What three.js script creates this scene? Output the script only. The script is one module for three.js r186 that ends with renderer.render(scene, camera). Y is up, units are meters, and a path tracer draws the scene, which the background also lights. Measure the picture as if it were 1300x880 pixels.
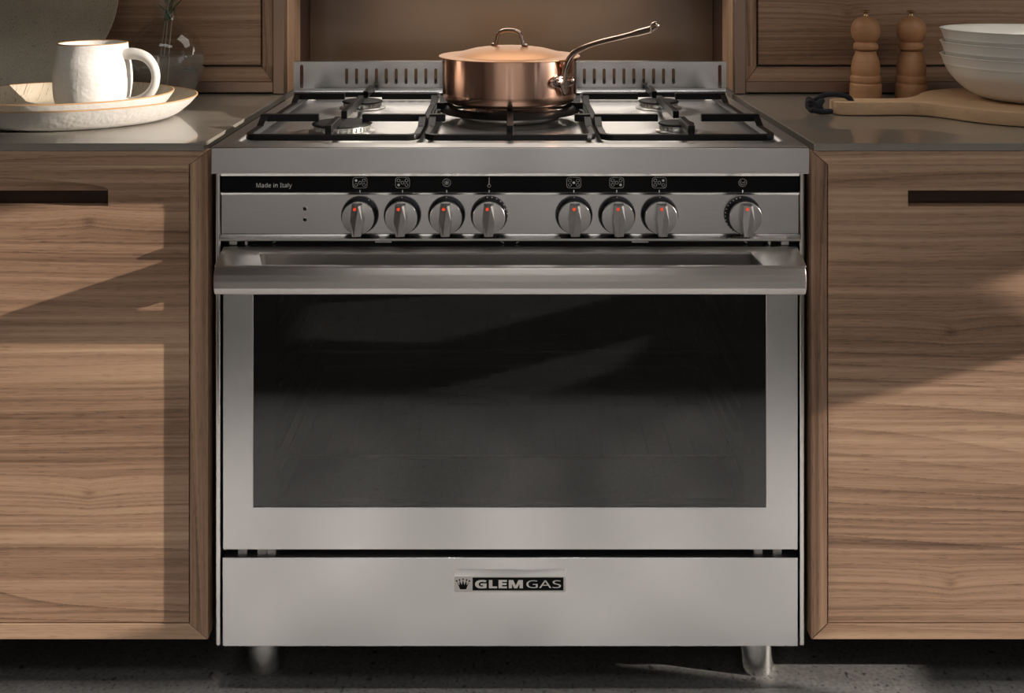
import * as THREE from 'three';
import { RoundedBoxGeometry } from 'three/addons/geometries/RoundedBoxGeometry.js';
import { mergeGeometries, toCreasedNormals } from 'three/addons/utils/BufferGeometryUtils.js';
import { ImprovedNoise } from 'three/addons/math/ImprovedNoise.js';
import { RectAreaLightUniformsLib } from 'three/addons/lights/RectAreaLightUniformsLib.js';

// ---------------------------------------------------------------- camera, sky, sun, exposure
const scene = new THREE.Scene();
const camera = new THREE.PerspectiveCamera(36.77, 1300 / 880, 0.05, 60);
camera.position.set(0, 1.127, 1.57);
camera.setViewOffset(1300, 880, 2.5, 493, 1300, 880);      // a level camera with the lens shifted down
camera.updateProjectionMatrix();

const renderer = new THREE.WebGLRenderer({ antialias: true });
renderer.toneMapping = THREE.LinearToneMapping;
renderer.toneMappingExposure = 1.0;
renderer.shadowMap.enabled = true;
RectAreaLightUniformsLib.init();

scene.background = new THREE.Color(0.98, 1.0, 1.04);         // daylight sky outside the windows
scene.backgroundIntensity = 1.3;

const sun = new THREE.DirectionalLight(new THREE.Color(1.0, 0.90, 0.80), 8.0);
const AZ = 79 * Math.PI / 180, EL = 15 * Math.PI / 180;     // low sun from the right-hand window
sun.position.set(10 * Math.sin(AZ) * Math.cos(EL), 10 * Math.sin(EL), 10 * Math.cos(AZ) * Math.cos(EL));
sun.castShadow = true; sun.shadow.radius = 0.9; sun.shadow.mapSize.set(4096, 4096);
Object.assign(sun.shadow.camera, { left: -4, right: 4, top: 4, bottom: -4, near: 0.5, far: 25 });
scene.add(sun, sun.target);

// ---------------------------------------------------------------- helpers
const seen = {};
function numbered(name) { const k = seen[name] = (seen[name] ?? -1) + 1; return k ? `${name}_${String(k).padStart(3, '0')}` : name; }
function tag(o, label, category, group) { o.userData.label = label; o.userData.category = category; if (group) o.userData.group = group; return o; }
function thing(name, label, category, [x, y, z] = [0, 0, 0], group) {
  const o = new THREE.Group(); o.name = numbered(name); o.position.set(x, y, z); scene.add(o);
  return tag(o, label, category, group);
}
function mesh(name, geo, mat, parent, label) {
  const g = Array.isArray(geo) ? mergeGeometries(geo.map(clean)) : geo;
  const m = new THREE.Mesh(g, mat); m.name = parent === scene ? numbered(name) : name;
  m.castShadow = m.receiveShadow = true; if (label) m.userData.label = label;
  parent.add(m); return m;
}
function struct(name, geo, mat) { const m = mesh(name, geo, mat, scene); m.userData.kind = 'structure'; return m; }
function sub(name, parent, [x, y, z] = [0, 0, 0]) { const o = new THREE.Group(); o.name = name; o.position.set(x, y, z); parent.add(o); return o; }
function clean(g) {
  g = g.index ? g.toNonIndexed() : g; const o = new THREE.BufferGeometry();
  for (const k of ['position', 'normal', 'uv']) if (g.attributes[k]) o.setAttribute(k, g.attributes[k]);
  if (!o.attributes.uv) o.setAttribute('uv', new THREE.BufferAttribute(new Float32Array(o.attributes.position.count * 2), 2));
  return o;
}
function boxUV(geo, turn = false, ou = 0, ov = 0) {           // uv in metres, from the side each face looks to
  const g = clean(geo), p = g.attributes.position, uv = new Float32Array(p.count * 2), a = new THREE.Vector3(), b = new THREE.Vector3(), c = new THREE.Vector3();
  for (let i = 0; i < p.count; i += 3) {
    a.fromBufferAttribute(p, i); b.fromBufferAttribute(p, i + 1); c.fromBufferAttribute(p, i + 2);
    const n = b.clone().sub(a).cross(c.clone().sub(a)); const ax = Math.abs(n.x), ay = Math.abs(n.y), az = Math.abs(n.z);
    [a, b, c].forEach((v, k) => {
      let [s, t] = az >= ax && az >= ay ? [v.x, v.y] : ay >= ax ? [v.x, -v.z] : [v.z, v.y];
      if (turn) [s, t] = [t, s];
      uv[(i + k) * 2] = s + ou; uv[(i + k) * 2 + 1] = t + ov;
    });
  }
  g.setAttribute('uv', new THREE.BufferAttribute(uv, 2)); return g;
}
function box(x0, x1, y0, y1, z0, z1, r = 0) {                 // a block between two corners
  const w = x1 - x0, h = y1 - y0, d = z1 - z0;
  const g = r > 0 ? new RoundedBoxGeometry(w, h, d, 2, Math.min(r, w / 2.01, h / 2.01, d / 2.01)) : new THREE.BoxGeometry(w, h, d);
  return g.translate((x0 + x1) / 2, (y0 + y1) / 2, (z0 + z1) / 2);
}
function poly(pts) { return new THREE.Shape(pts.map(([x, y]) => new THREE.Vector2(x, y))); }
function rrect(x0, x1, y0, y1, r, S = THREE.Shape) {
  const s = new S(); s.moveTo(x0 + r, y0); s.lineTo(x1 - r, y0); s.absarc(x1 - r, y0 + r, r, -Math.PI / 2, 0); s.lineTo(x1, y1 - r);
  s.absarc(x1 - r, y1 - r, r, 0, Math.PI / 2); s.lineTo(x0 + r, y1); s.absarc(x0 + r, y1 - r, r, Math.PI / 2, Math.PI); s.lineTo(x0, y0 + r); s.absarc(x0 + r, y0 + r, r, Math.PI, Math.PI * 1.5); return s;
}
function plate(shape, z0, z1, bevel = 0, seg = 8) {           // an outline in x and y given thickness along z
  const g = new THREE.ExtrudeGeometry(shape, { depth: z1 - z0 - 2 * bevel, bevelEnabled: bevel > 0, bevelThickness: bevel, bevelSize: bevel, bevelOffset: -bevel, bevelSegments: 2, curveSegments: seg });
  return toCreasedNormals(g, 0.38).translate(0, 0, z0 + bevel);
}
function profileX(pts, x0, x1, crease = 0.7, bevel = 0) {     // an outline in z and y drawn out along x
  const g = new THREE.ExtrudeGeometry(pts instanceof THREE.Shape ? pts : poly(pts), { depth: x1 - x0 - 2 * bevel, bevelEnabled: bevel > 0, bevelThickness: bevel, bevelSize: bevel, bevelOffset: -bevel, bevelSegments: 3, curveSegments: 10 });
  g.translate(0, 0, bevel); g.rotateY(-Math.PI / 2); g.translate(x1, 0, 0); return toCreasedNormals(g, crease);
}
function flat(shape, y0, y1, bevel = 0, seg = 12) {           // an outline in x and -z given thickness along y
  const g = new THREE.ExtrudeGeometry(shape, { depth: y1 - y0 - 2 * bevel, bevelEnabled: bevel > 0, bevelThickness: bevel, bevelSize: bevel, bevelOffset: -bevel, bevelSegments: 3, curveSegments: seg });
  return toCreasedNormals(g.rotateX(-Math.PI / 2).translate(0, y0 + bevel, 0), 0.38);
}
function lathe(pts, seg = 64) { return new THREE.LatheGeometry(pts.map(([r, y]) => new THREE.Vector2(Math.max(r, 1e-5), y)), seg); }
function smoothPts(pts, n = 60) { return new THREE.SplineCurve(pts.map(([r, y]) => new THREE.Vector2(r, y))).getPoints(n).map((p) => [p.x, p.y]); }
function cyl(r0, r1, h, seg = 40) { return new THREE.CylinderGeometry(r1, r0, h, seg); }
const V = (x, y, z) => new THREE.Vector3(x, y, z);
function tube(pts, r, seg = 60, rad = 12, closed = false) {   // round rod with closed ends; r a number or a function of 0..1
  const curve = new THREE.CatmullRomCurve3(pts, closed, 'centripetal'), g = new THREE.TubeGeometry(curve, seg, 1, rad, closed), p = g.attributes.position;
  const c = new THREE.Vector3(), v = new THREE.Vector3();
  for (let i = 0; i <= seg; i++) {
    curve.getPointAt(Math.min(1, i / seg), c); const R = typeof r === 'function' ? r(i / seg) : r;
    for (let j = 0; j <= rad; j++) { const k = i * (rad + 1) + j; v.fromBufferAttribute(p, k).sub(c).normalize().multiplyScalar(R).add(c); p.setXYZ(k, v.x, v.y, v.z); }
  }
  const out = [clean(g)];
  if (!closed) for (const e of [0, 1]) {
    curve.getPointAt(e, c); const R = typeof r === 'function' ? r(e) : r;
    out.push(clean(new THREE.SphereGeometry(R, rad, 8).translate(c.x, c.y, c.z)));
  }
  return mergeGeometries(out);
}
function rng(seed) { let s = seed >>> 0; return () => { s = (s * 1664525 + 1013904223) >>> 0; return s / 4294967296; }; }
const NOISE = new ImprovedNoise(), n2 = (x, y, s = 0) => NOISE.noise(x + 31.7 * s, y + 17.3 * s, 3.1 + s);
const lerp = (a, b, t) => a + (b - a) * t, clamp = (x, a = 0, b = 1) => Math.min(b, Math.max(a, x)), sstep = (a, b, x) => { const t = clamp((x - a) / (b - a)); return t * t * (3 - 2 * t); };

// ---------------------------------------------------------------- textures (colour, grain and print only)
function dataTex(w, h, f, size, srgb = true) {                // f(u, v) in metres -> [r, g, b] 0..255; size = metres the tile covers
  const d = new Uint8Array(w * h * 4);
  for (let y = 0; y < h; y++) for (let x = 0; x < w; x++) {
    const c = f(x / w * size[0], y / h * size[1], x, y), k = (y * w + x) * 4;
    d[k] = clamp(c[0], 0, 255); d[k + 1] = clamp(c[1], 0, 255); d[k + 2] = clamp(c[2], 0, 255); d[k + 3] = 255;
  }
  const t = new THREE.DataTexture(d, w, h); t.wrapS = t.wrapT = THREE.RepeatWrapping; t.magFilter = THREE.LinearFilter; t.minFilter = THREE.LinearMipmapLinearFilter; t.generateMipmaps = true;
  if (srgb) t.colorSpace = THREE.SRGBColorSpace; t.repeat.set(1 / size[0], 1 / size[1]); t.needsUpdate = true; return t;
}
function walnut(seed, knots, size = [1.2, 0.8], W = 1440, H = 960) {
  const dark = [90, 67, 51], mid = [158, 125, 100], light = [202, 171, 142];
  return dataTex(W, H, (u, v) => {
    let w = v + 0.009 * n2(u * 1.3, v * 4, seed) + 0.0018 * n2(u * 5, v * 10, seed + 1);
    let ring = 0, shade = 0;
    for (const [ku, kv, a] of knots) {
      const dx = (u - ku) / 0.045, dy = (w - kv) / 0.022, e = Math.exp(-(dx * dx) - dy * dy);
      w += a * Math.exp(-Math.abs(dx) * 0.8) * Math.exp(-dy * dy * 0.6);
      const q = Math.hypot((u - ku) / 0.010, (v - kv) / 0.007); shade += 0.22 * Math.exp(-q * q); ring += e;
    }
    const low = n2(u * 0.5, w * 6, seed + 2) * 0.9 + 0.45 * n2(u * 0.9, w * 17, seed + 3);
    const fig = n2(u * 0.55, w * 8, seed + 4) * 3.6 + w * 34;
    const fr = fig - Math.floor(fig), vein = Math.pow(fr, 5) * (0.25 + 0.75 * sstep(-0.3, 0.3, n2(u * 0.7, w * 5, seed + 5)));
    const fine = n2(u * 1.1, w * 90, seed + 6) * 0.9 + n2(u * 2.0, w * 210, seed + 10) * 0.7 + n2(u * 4, w * 480, seed + 7) * 0.5;
    const pore = sstep(0.28, 0.5, n2(u * 34, w * 760, seed + 8)) * 0.16 + sstep(0.25, 0.5, n2(u * 14, w * 900, seed + 9)) * 0.10;
    const t = clamp(0.56 + 0.40 * low - 0.30 * vein + 0.27 * fine - pore - shade);
    const c = t < 0.5 ? [0, 1, 2].map((k) => lerp(dark[k], mid[k], t * 2)) : [0, 1, 2].map((k) => lerp(mid[k], light[k], t * 2 - 1));
    return c;
  }, size);
}
const T = {
  walnutA: walnut(1, [[0.40, 0.30, 0.010], [0.40, 0.72, -0.008]]),
  walnutB: walnut(5, [[0.26, 0.55, 0.010], [0.52, 0.45, 0.010], [0.26, 0.16, 0.012]]),
  beech: dataTex(512, 512, (u, v) => { const f = n2(u * 6, v * 60, 3) * 0.5 + n2(u * 14, v * 300, 4) * 0.4 + sstep(0.2, 0.5, n2(u * 60, v * 500, 9)) * -0.5; const t = clamp(0.55 + 0.5 * f); return [lerp(180, 220, t), lerp(144, 187, t), lerp(110, 150, t)]; }, [0.4, 0.4]),
  brushed: dataTex(512, 1024, (u, v, x, y) => { const f = 0.5 + 0.35 * n2(u * 6, v * 2600, 1) + 0.3 * n2(u * 14, v * 1100, 2) + 0.15 * n2(u * 2.5, v * 60, 4); const c = 255 * clamp(f); return [c, c, c]; }, [0.5, 0.25], false),
  concrete: dataTex(1024, 1024, (u, v) => {
    const a = n2(u * 3, v * 3, 1) * 0.6 + n2(u * 9, v * 9, 2) * 0.4 + n2(u * 40, v * 40, 3) * 0.35, b = n2(u * 160, v * 160, 4), pit = sstep(0.42, 0.6, n2(u * 190, v * 190, 6)) + sstep(0.5, 0.62, n2(u * 75, v * 75, 7));
    const c = 128 + 20 * a + 24 * b - 60 * pit; return [c * 1.0, c * 0.985, c * 0.965];
  }, [1.0, 1.0]),
  speckle: dataTex(512, 512, (u, v) => { const a = n2(u * 30, v * 30, 1) * 6 + n2(u * 400, v * 400, 2) * 10, s = sstep(0.45, 0.6, n2(u * 520, v * 520, 5)) * 70 + sstep(0.5, 0.6, n2(u * 250, v * 250, 8)) * 50; return [186 + a - s, 174 + a - s, 154 + a - s * 0.9]; }, [0.3, 0.3]),
  bumps: dataTex(512, 512, (u, v) => { const c = 128 + 90 * n2(u * 70, v * 70, 1) + 60 * n2(u * 160, v * 160, 2) + 25 * n2(u * 420, v * 420, 3); return [c, c, c]; }, [0.3, 0.3], false),
};
function canvasTex(w, h, draw) {
  const c = document.createElement('canvas'); c.width = w; c.height = h; const x = c.getContext('2d'); draw(x, w, h);
  const t = new THREE.CanvasTexture(c); t.colorSpace = THREE.SRGBColorSpace; t.anisotropy = 8; return t;
}
const KNOBX = [-0.2292, -0.1642, -0.0968, -0.0319, 0.0975, 0.1630, 0.2280, 0.3555];
const stripTex = canvasTex(2048, 58, (x, W, H) => {            // black glass strip, 0.882 m by 0.025 m
  const S = W / 0.882, px = (m) => (m + 0.441) * S;
  x.fillStyle = '#050508'; x.fillRect(0, 0, W, H);
  x.fillStyle = '#ffffff'; x.font = '22px sans-serif'; x.textBaseline = 'middle'; x.fillText('Made in Italy', px(-0.3885), H * 0.60);
  x.strokeStyle = x.fillStyle = '#f0f0f0'; x.lineWidth = 1.7;
  const rr = (a, b, w, h, r) => { x.beginPath(); x.moveTo(a + r, b); x.lineTo(a + w - r, b); x.arc(a + w - r, b + r, r, -Math.PI / 2, 0); x.lineTo(a + w, b + h - r); x.arc(a + w - r, b + h - r, r, 0, Math.PI / 2); x.lineTo(a + r, b + h); x.arc(a + r, b + h - r, r, Math.PI / 2, Math.PI); x.lineTo(a, b + r); x.arc(a + r, b + r, r, Math.PI, Math.PI * 1.5); x.stroke(); };
  const ring = (a, b, r, full) => { x.beginPath(); x.arc(a, b, r, 0, Math.PI * 2); if (full) x.fill(); else x.stroke(); };
  const hobIcon = (m, on) => { const cx = px(m), cy = 25; rr(cx - 25, cy - 19, 50, 38, 9); [[-14, -8], [-14, 8], [0, 0], [14, -8], [14, 8]].forEach(([a, b], k) => ring(cx + a, cy + b, k === on ? 5 : 5.4, k === on)); };
  hobIcon(KNOBX[0], 0); hobIcon(KNOBX[1], 1); hobIcon(KNOBX[4], 2); hobIcon(KNOBX[5], 4); hobIcon(KNOBX[6], 3);
  let c = px(KNOBX[2]); ring(c, 25, 14); for (let k = 0; k < 4; k++) { x.beginPath(); x.arc(c + 4.6 * Math.cos(k * 1.571 + 0.5), 25 + 4.6 * Math.sin(k * 1.571 + 0.5), 3.8, 0, Math.PI * 2); x.stroke(); }
  c = px(KNOBX[3]); x.fillRect(c - 1.5, 6, 3, 26); ring(c, 36, 5.5);
  c = px(KNOBX[7]); ring(c, 25, 14); x.beginPath(); x.arc(c, 25, 8, -0.9, 4.2); x.stroke(); x.beginPath(); x.moveTo(c, 25); x.lineTo(c + 6, 22); x.stroke(); ring(c, 25, 2, true);
  for (const k of KNOBX) x.fillRect(px(k) - 1.5, 51, 3, 7);
});
const badgeTex = canvasTex(1024, 160, (x, W, H) => {           // raised name badge on the drawer
  x.fillStyle = '#b9b6b2'; x.fillRect(0, 0, W, H);
  x.fillStyle = '#08080a'; x.fillRect(166, 10, 846, 134);
  x.beginPath(); x.moveTo(50, 132); x.lineTo(20, 52); x.lineTo(44, 92); x.lineTo(46, 42); x.lineTo(66, 88); x.lineTo(78, 36); x.lineTo(90, 88); x.lineTo(110, 42); x.lineTo(112, 92); x.lineTo(136, 52); x.lineTo(106, 132); x.fill();
  for (const [a, b] of [[19, 46], [45, 36], [78, 28], [111, 36], [137, 46]]) { x.beginPath(); x.arc(a, b, 8, 0, Math.PI * 2); x.fill(); }
  x.fillStyle = '#c9c6c2'; x.textBaseline = 'alphabetic';
  const wide = (s, font, x0, x1, y, stroke) => { x.font = font; const w = x.measureText(s).width; x.save(); x.translate(x0, y); x.scale((x1 - x0) / w, 1); if (stroke) { x.strokeStyle = '#c9c6c2'; x.lineWidth = stroke; x.strokeText(s, 0, 0); } x.fillText(s, 0, 0); x.restore(); };
  wide('GLEM', 'bold 112px sans-serif', 184, 646, 119, 5); wide('GAS', '108px sans-serif', 656, 998, 118);
});

// ---------------------------------------------------------------- materials
const rgb = (r, g, b) => new THREE.Color(r, g, b);
const std = (o) => new THREE.MeshStandardMaterial(o), phy = (o) => new THREE.MeshPhysicalMaterial(o);
const M = {
  steel: phy({ color: rgb(0.66, 0.652, 0.648), metalness: 1, roughness: 0.22, anisotropy: 0.6, anisotropyRotation: Math.PI / 2, bumpMap: T.brushed, bumpScale: 0.00003 }),
  steelPolished: std({ color: rgb(0.72, 0.71, 0.69), metalness: 1, roughness: 0.16 }),
  steelSoft: std({ color: rgb(0.66, 0.65, 0.63), metalness: 1, roughness: 0.26 }),
  knobMetal: std({ color: rgb(0.56, 0.55, 0.54), metalness: 1, roughness: 0.27 }),
  gloss: phy({ color: rgb(0.004, 0.004, 0.006), roughness: 0.10, specularIntensity: 0.4 }),
  strip: phy({ color: 0xffffff, map: stripTex, roughness: 0.12, specularIntensity: 0.3 }),
  badge: phy({ color: 0xffffff, map: badgeTex, roughness: 0.34, metalness: 0.85 }),
  badgeEdge: std({ color: rgb(0.55, 0.54, 0.52), metalness: 1, roughness: 0.55 }),
  black: std({ color: rgb(0.010, 0.010, 0.011), roughness: 0.6 }),
  cavity: std({ color: rgb(0.012, 0.012, 0.014), roughness: 0.45 }),
  iron: phy({ color: rgb(0.0045, 0.0045, 0.005), roughness: 0.34, specularIntensity: 0.4 }),
  enamel: phy({ color: rgb(0.008, 0.0075, 0.0075), roughness: 0.5, specularIntensity: 0.6 }),
  alloy: std({ color: rgb(0.70, 0.69, 0.66), metalness: 1, roughness: 0.35 }),
  ovenGlass: phy({ color: rgb(0.30, 0.30, 0.305), roughness: 0.0, transmission: 1, thickness: 0, ior: 1.75 }),
  red: std({ color: rgb(0.85, 0.07, 0.02), roughness: 0.4 }),
  white: std({ color: rgb(0.6, 0.6, 0.6), roughness: 0.5 }),
  copper: phy({ color: rgb(0.80, 0.49, 0.36), metalness: 1, roughness: 0.17, anisotropy: 0.7, anisotropyRotation: Math.PI / 2, bumpMap: T.brushed, bumpScale: 0.00002 }),
  copperLid: std({ color: rgb(0.46, 0.245, 0.125), metalness: 1, roughness: 0.42 }),
  bronzeRod: std({ color: rgb(0.60, 0.46, 0.38), metalness: 1, roughness: 0.17 }),
  doorA: std({ map: T.walnutA, roughness: 0.62 }), doorB: std({ map: T.walnutB, roughness: 0.62 }),
  wallWood: std({ map: T.walnutB, roughness: 0.58 }),
  slot: std({ color: rgb(0.060, 0.028, 0.016), roughness: 0.4 }),
  carcass: std({ color: rgb(0.035, 0.024, 0.018), roughness: 0.7 }),
  worktop: phy({ color: rgb(0.215, 0.195, 0.165), roughness: 0.30, clearcoat: 0.8, clearcoatRoughness: 0.04 }),
  bronzeTrim: phy({ color: rgb(0.40, 0.285, 0.225), metalness: 0.85, roughness: 0.38, anisotropy: 0.5 }),
  brownGlass: phy({ color: rgb(0.200, 0.126, 0.080), roughness: 0.20, clearcoat: 0.3, clearcoatRoughness: 0.03 }),
  jamb: std({ color: rgb(0.085, 0.042, 0.028), roughness: 0.4 }),
  stoneware: std({ color: rgb(0.71, 0.685, 0.645), roughness: 0.42, bumpMap: T.bumps, bumpScale: 0.0007 }),
  stonewareIn: std({ map: T.speckle, roughness: 0.45 }),
  tanEdge: std({ color: rgb(0.42, 0.25, 0.12), roughness: 0.7 }),
  greyStone: std({ map: T.speckle, color: rgb(1.25, 1.3, 1.35), roughness: 0.6 }),
  porcelain: phy({ color: rgb(0.78, 0.755, 0.70), roughness: 0.3, clearcoat: 0.3 }),
  beech: std({ map: T.beech, roughness: 0.6 }), mill: std({ map: T.beech, color: rgb(0.76, 0.60, 0.50), roughness: 0.5 }),
  brass: std({ color: rgb(0.45, 0.30, 0.15), metalness: 1, roughness: 0.4 }),
  rope: std({ color: rgb(0.016, 0.016, 0.022), roughness: 0.95 }),
  glass: phy({ color: rgb(0.93, 0.92, 0.90), roughness: 0.02, transmission: 1, thickness: 0, ior: 1.5 }),
  water: phy({ color: rgb(0.62, 0.59, 0.55), roughness: 0.0, transmission: 0.82, thickness: 0.1, ior: 1.33 }),
  stem: std({ color: rgb(0.30, 0.29, 0.23), roughness: 0.6 }), leaf: std({ color: rgb(0.03, 0.10, 0.05), roughness: 0.5, side: THREE.DoubleSide }),
  floor: std({ map: T.concrete, color: rgb(0.58, 0.58, 0.58), roughness: 0.6 }),
  wallPale: std({ color: rgb(0.74, 0.72, 0.70), roughness: 0.9 }),
  wall: std({ color: rgb(0.22, 0.20, 0.18), roughness: 0.9 }), wallDark: std({ color: rgb(0.22, 0.20, 0.18), roughness: 0.9 }),
  panelLamp: std({ color: rgb(0.8, 0.8, 0.8), emissive: rgb(1.0, 0.975, 0.94), emissiveIntensity: 1.0 }),
  lamp: std({ color: rgb(0.8, 0.8, 0.8), emissive: rgb(1, 0.85, 0.65), emissiveIntensity: 3 }),
};

// ---------------------------------------------------------------- the room
struct('floor', boxUV(box(-2.5, 2.5, -0.1, 0, -1.0, 2.5)), M.floor);
struct('ceiling', box(-2.5, 2.5, 2.6, 2.7, -1.0, 2.5), M.wall);
struct('wall_left', box(-2.5, -2.4, 0, 2.6, -1.0, 2.5), M.wall);
{ // unseen right wall, openings shaped to throw the sun patches; outline in z and y
  const s = poly([[-1.0, 0], [2.4995, 0], [2.4995, 2.6], [-1.0, 2.6]]);
  const hole = (z0, z1, y0, y1) => s.holes.push(new THREE.Path([[z0, y0], [z1, y0], [z1, y1], [z0, y1]].map(([a, b]) => new THREE.Vector2(a, b))));
 
  for (const q of [[[0.365, 0.90], [1.60, 0.90], [1.60, 1.63], [0.52, 1.63], [0.52, 2.25], [0.20, 2.25], [0.20, 1.49], [0.365, 1.49]], [[0.18, 0.48], [0.355, 0.48], [0.355, 0.978], [0.276, 0.978], [0.302, 1.108], [0.18, 1.108]],
    [[1.618, 0.743], [1.972, 0.524], [1.657, 0.573], [1.49, 0.650]], [[1.94, 0.718], [2.25, 0.562], [2.39, 0.562], [2.39, 0.860], [2.08, 0.860]]])
    s.holes.push(new THREE.Path(q.map(([a, b]) => new THREE.Vector2(a, b))));  // the slanted pair lights floor patches mirrored in the oven glass
  struct('unseen_wall_right', profileX(s, 2.4, 2.5), M.wall);
}
{ // unseen wall behind the camera, pale to brighten the steel; slits streak the pan
  const s = poly([[-2.5, 0], [2.5, 0], [2.5, 2.6], [-2.5, 2.6]]);
  for (const [a, b] of [[-0.235, -0.180], [0.180, 0.235]]) s.holes.push(new THREE.Path([[a, 0.35], [b, 0.35], [b, 0.76], [a, 0.76]].map(([p, q]) => new THREE.Vector2(p, q))));
  struct('unseen_wall_front', plate(s, 2.4, 2.5), M.wallPale);
}
struct('wall_back', [box(-2.5, -0.476, 0, 2.6, -1.0, -0.640), box(0.482, 2.5, 0, 2.6, -1.0, -0.640), box(-0.476, 0.482, 0, 2.6, -1.0, -0.885)].map((g) => clean(g)), M.wallDark);

// niche behind the range: wood returns, lacquered jambs, brown glass
struct('trim_1', boxUV(box(-0.4758, -0.4718, 0.842, 2.6, -0.776, -0.6395), true), M.wallWood);
struct('trim_2', boxUV(box(0.4778, 0.4818, 0.842, 2.6, -0.776, -0.6395), true), M.wallWood);
struct('trim_3', box(-0.4758, -0.4708, 0.842, 2.6, -0.884, -0.7765), M.jamb);
struct('trim_4', box(0.4768, 0.4818, 0.842, 2.6, -0.884, -0.7765), M.jamb);
tag(mesh('glass_splashback', box(-0.4700, 0.4760, 0.842, 2.0, -0.8848, -0.877, 0.001), M.brownGlass, scene), 'glossy brown glass splashback standing behind the copper pan', 'splashback');

// wall panels above the worktops: bronze trims, mitred walnut frame, dark reveal, inner board
function wallPanel(side, label) {
  const t = thing('wall_panel', label, 'panel', [0, 0, 0]), f = side < 0 ? -1 : 1;
  const X = (v) => f * v, bx = (a, b, ...r) => f > 0 ? box(a, b, ...r) : box(-b, -a, ...r);
  const o = side < 0 ? 0.474 : 0.4715, zb = -0.6395, zf = -0.620;
  mesh('vertical_trim', boxUV(bx(o, o + 0.0225, 0.8425, 1.220, zb, zf + 0.004, 0.001), true), M.bronzeTrim, t, 'bronze metal edge');
  mesh('bottom_trim', boxUV(bx(o + 0.0235, 1.6, 0.8455, 0.8670, zb, zf + 0.002, 0.001)), M.bronzeTrim, t, 'bronze metal edge');
  const a = o + 0.0235, b = a + 0.0225, c = 0.8680, d = 0.8985;
  const shape = (pts) => poly(f > 0 ? pts : pts.map(([x, y]) => [-x, y]).reverse());
  mesh('stile', boxUV(plate(shape([[a, c], [b, d], [b, 1.220], [a, 1.220]]), zb, zf, 0.0006), true, 0.3), M.wallWood, t);
  mesh('rail', boxUV(plate(shape([[a + 0.0012, c], [1.6, c], [1.6, d], [b + 0.0012, d]]), zb, zf, 0.0006), false, 0.2, 0.1), M.wallWood, t);
  mesh('board', boxUV(bx(b + 0.0045, 1.6, d + 0.0045, 1.220, zb, zf - 0.003, 0.0008), false, side < 0 ? 1.65 : -0.45, -0.85), M.wallWood, t);
}
wallPanel(-1, 'walnut wall panel with bronze edging behind the glass vase and white mug');
wallPanel(1, 'walnut wall panel with bronze edging behind the two wooden mills');

// ---------------------------------------------------------------- worktops and base cabinets
tag(mesh('worktop', boxUV(box(-1.70, -0.4722, 0.8298, 0.8415, -0.6385, -0.038, 0.0012)), M.worktop, scene), 'grey-brown worktop slab under the white mug and plates', 'worktop');
tag(mesh('worktop', boxUV(box(0.4686, 1.70, 0.8298, 0.8415, -0.6385, -0.038, 0.0012)), M.worktop, scene), 'grey-brown worktop slab under the bowls and chopping board', 'worktop');
function baseCabinet(f, label, mat, ou, ov) {
  const t = thing('base_cabinet', label, 'cabinet');
  const e = f < 0 ? 0.4663 : 0.4651, w = f < 0 ? 0.0280 : 0.0245, i = e + w, far = 1.66, z0 = -0.064, zf = -0.040;
  const yb = 0.0752, yr = 0.0995, yt = 0.8292, yq = 0.8084;
  const sh = (pts) => poly(f > 0 ? pts : pts.map(([x, y]) => [-x, y]).reverse()), bx = (a, b, ...r) => f > 0 ? box(a, b, ...r) : box(-b, -a, ...r);
  mesh('carcass', [bx(e + 0.001, e + 0.018, yb + 0.001, yt, -0.60, z0 - 0.0005), bx(e + 0.018, far, yb + 0.001, yb + 0.018, -0.60, z0 - 0.0005), bx(e + 0.018, far, yb + 0.018, yt, -0.60, -0.585), bx(e + 0.018, far, yt - 0.018, yt, -0.585, z0 - 0.0005)], M.carcass, t);
  mesh('stile', boxUV(plate(sh([[e, yb], [i, yr], [i, yq], [e, yt]]), z0, zf, 0.0008), true, 0.35, f > 0 ? 0.2 : 0.6), mat, t);
  mesh('bottom_rail', boxUV(plate(sh([[e + 0.0012, yb], [far, yb], [far, yr], [i + 0.0012, yr]]), z0, zf, 0.0008), false, 0.1, 0.4), mat, t);
  mesh('top_rail', boxUV(plate(sh([[i + 0.0012, yq], [far, yq], [far, yt], [e + 0.0012, yt]]), z0, zf, 0.0005), false, ou, ov), mat, t);
  const s = sh([[i + 0.0016, yr + 0.0016], [far, yr + 0.0016], [far, yq - 0.0002], [i + 0.0016, yq - 0.0002]]);
  const h0 = f < 0 ? 0.6208 : 0.6147, h1 = 1.15, p = (f > 0 ? [[h0, 0.7440], [h0, 0.7683], [h1, 0.7683], [h1, 0.7440]] : [[-h0, 0.7440], [-h1, 0.7440], [-h1, 0.7683], [-h0, 0.7683]]);
  s.holes.push(new THREE.Path(p.map(([a, b]) => new THREE.Vector2(a, b))));
  const d = mesh('door', boxUV(plate(s, z0, zf, 0.0006), false, ou, ov), mat, t);
  mesh('handle_slot', [bx(h0 - 0.002, h1 + 0.002, 0.7420, 0.7703, z0 - 0.0004 - 0.002, z0 - 0.0004), bx(h0 + 0.0002, h1 - 0.0002, 0.7673, 0.7680, z0, zf - 0.002)], M.slot, d, 'dark brown recessed finger pull');
}
baseCabinet(-1, 'walnut base cabinet left of the steel range, below the white mug', M.doorA, 1.05, 0.0);
baseCabinet(1, 'walnut base cabinet right of the steel range, below the bowls', M.doorB, -0.42, 0.0);

// ---------------------------------------------------------------- the range
const range = thing('range_cooker', 'freestanding stainless steel gas range with eight knobs and wide oven door', 'range');
const ZF = -0.023;
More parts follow.
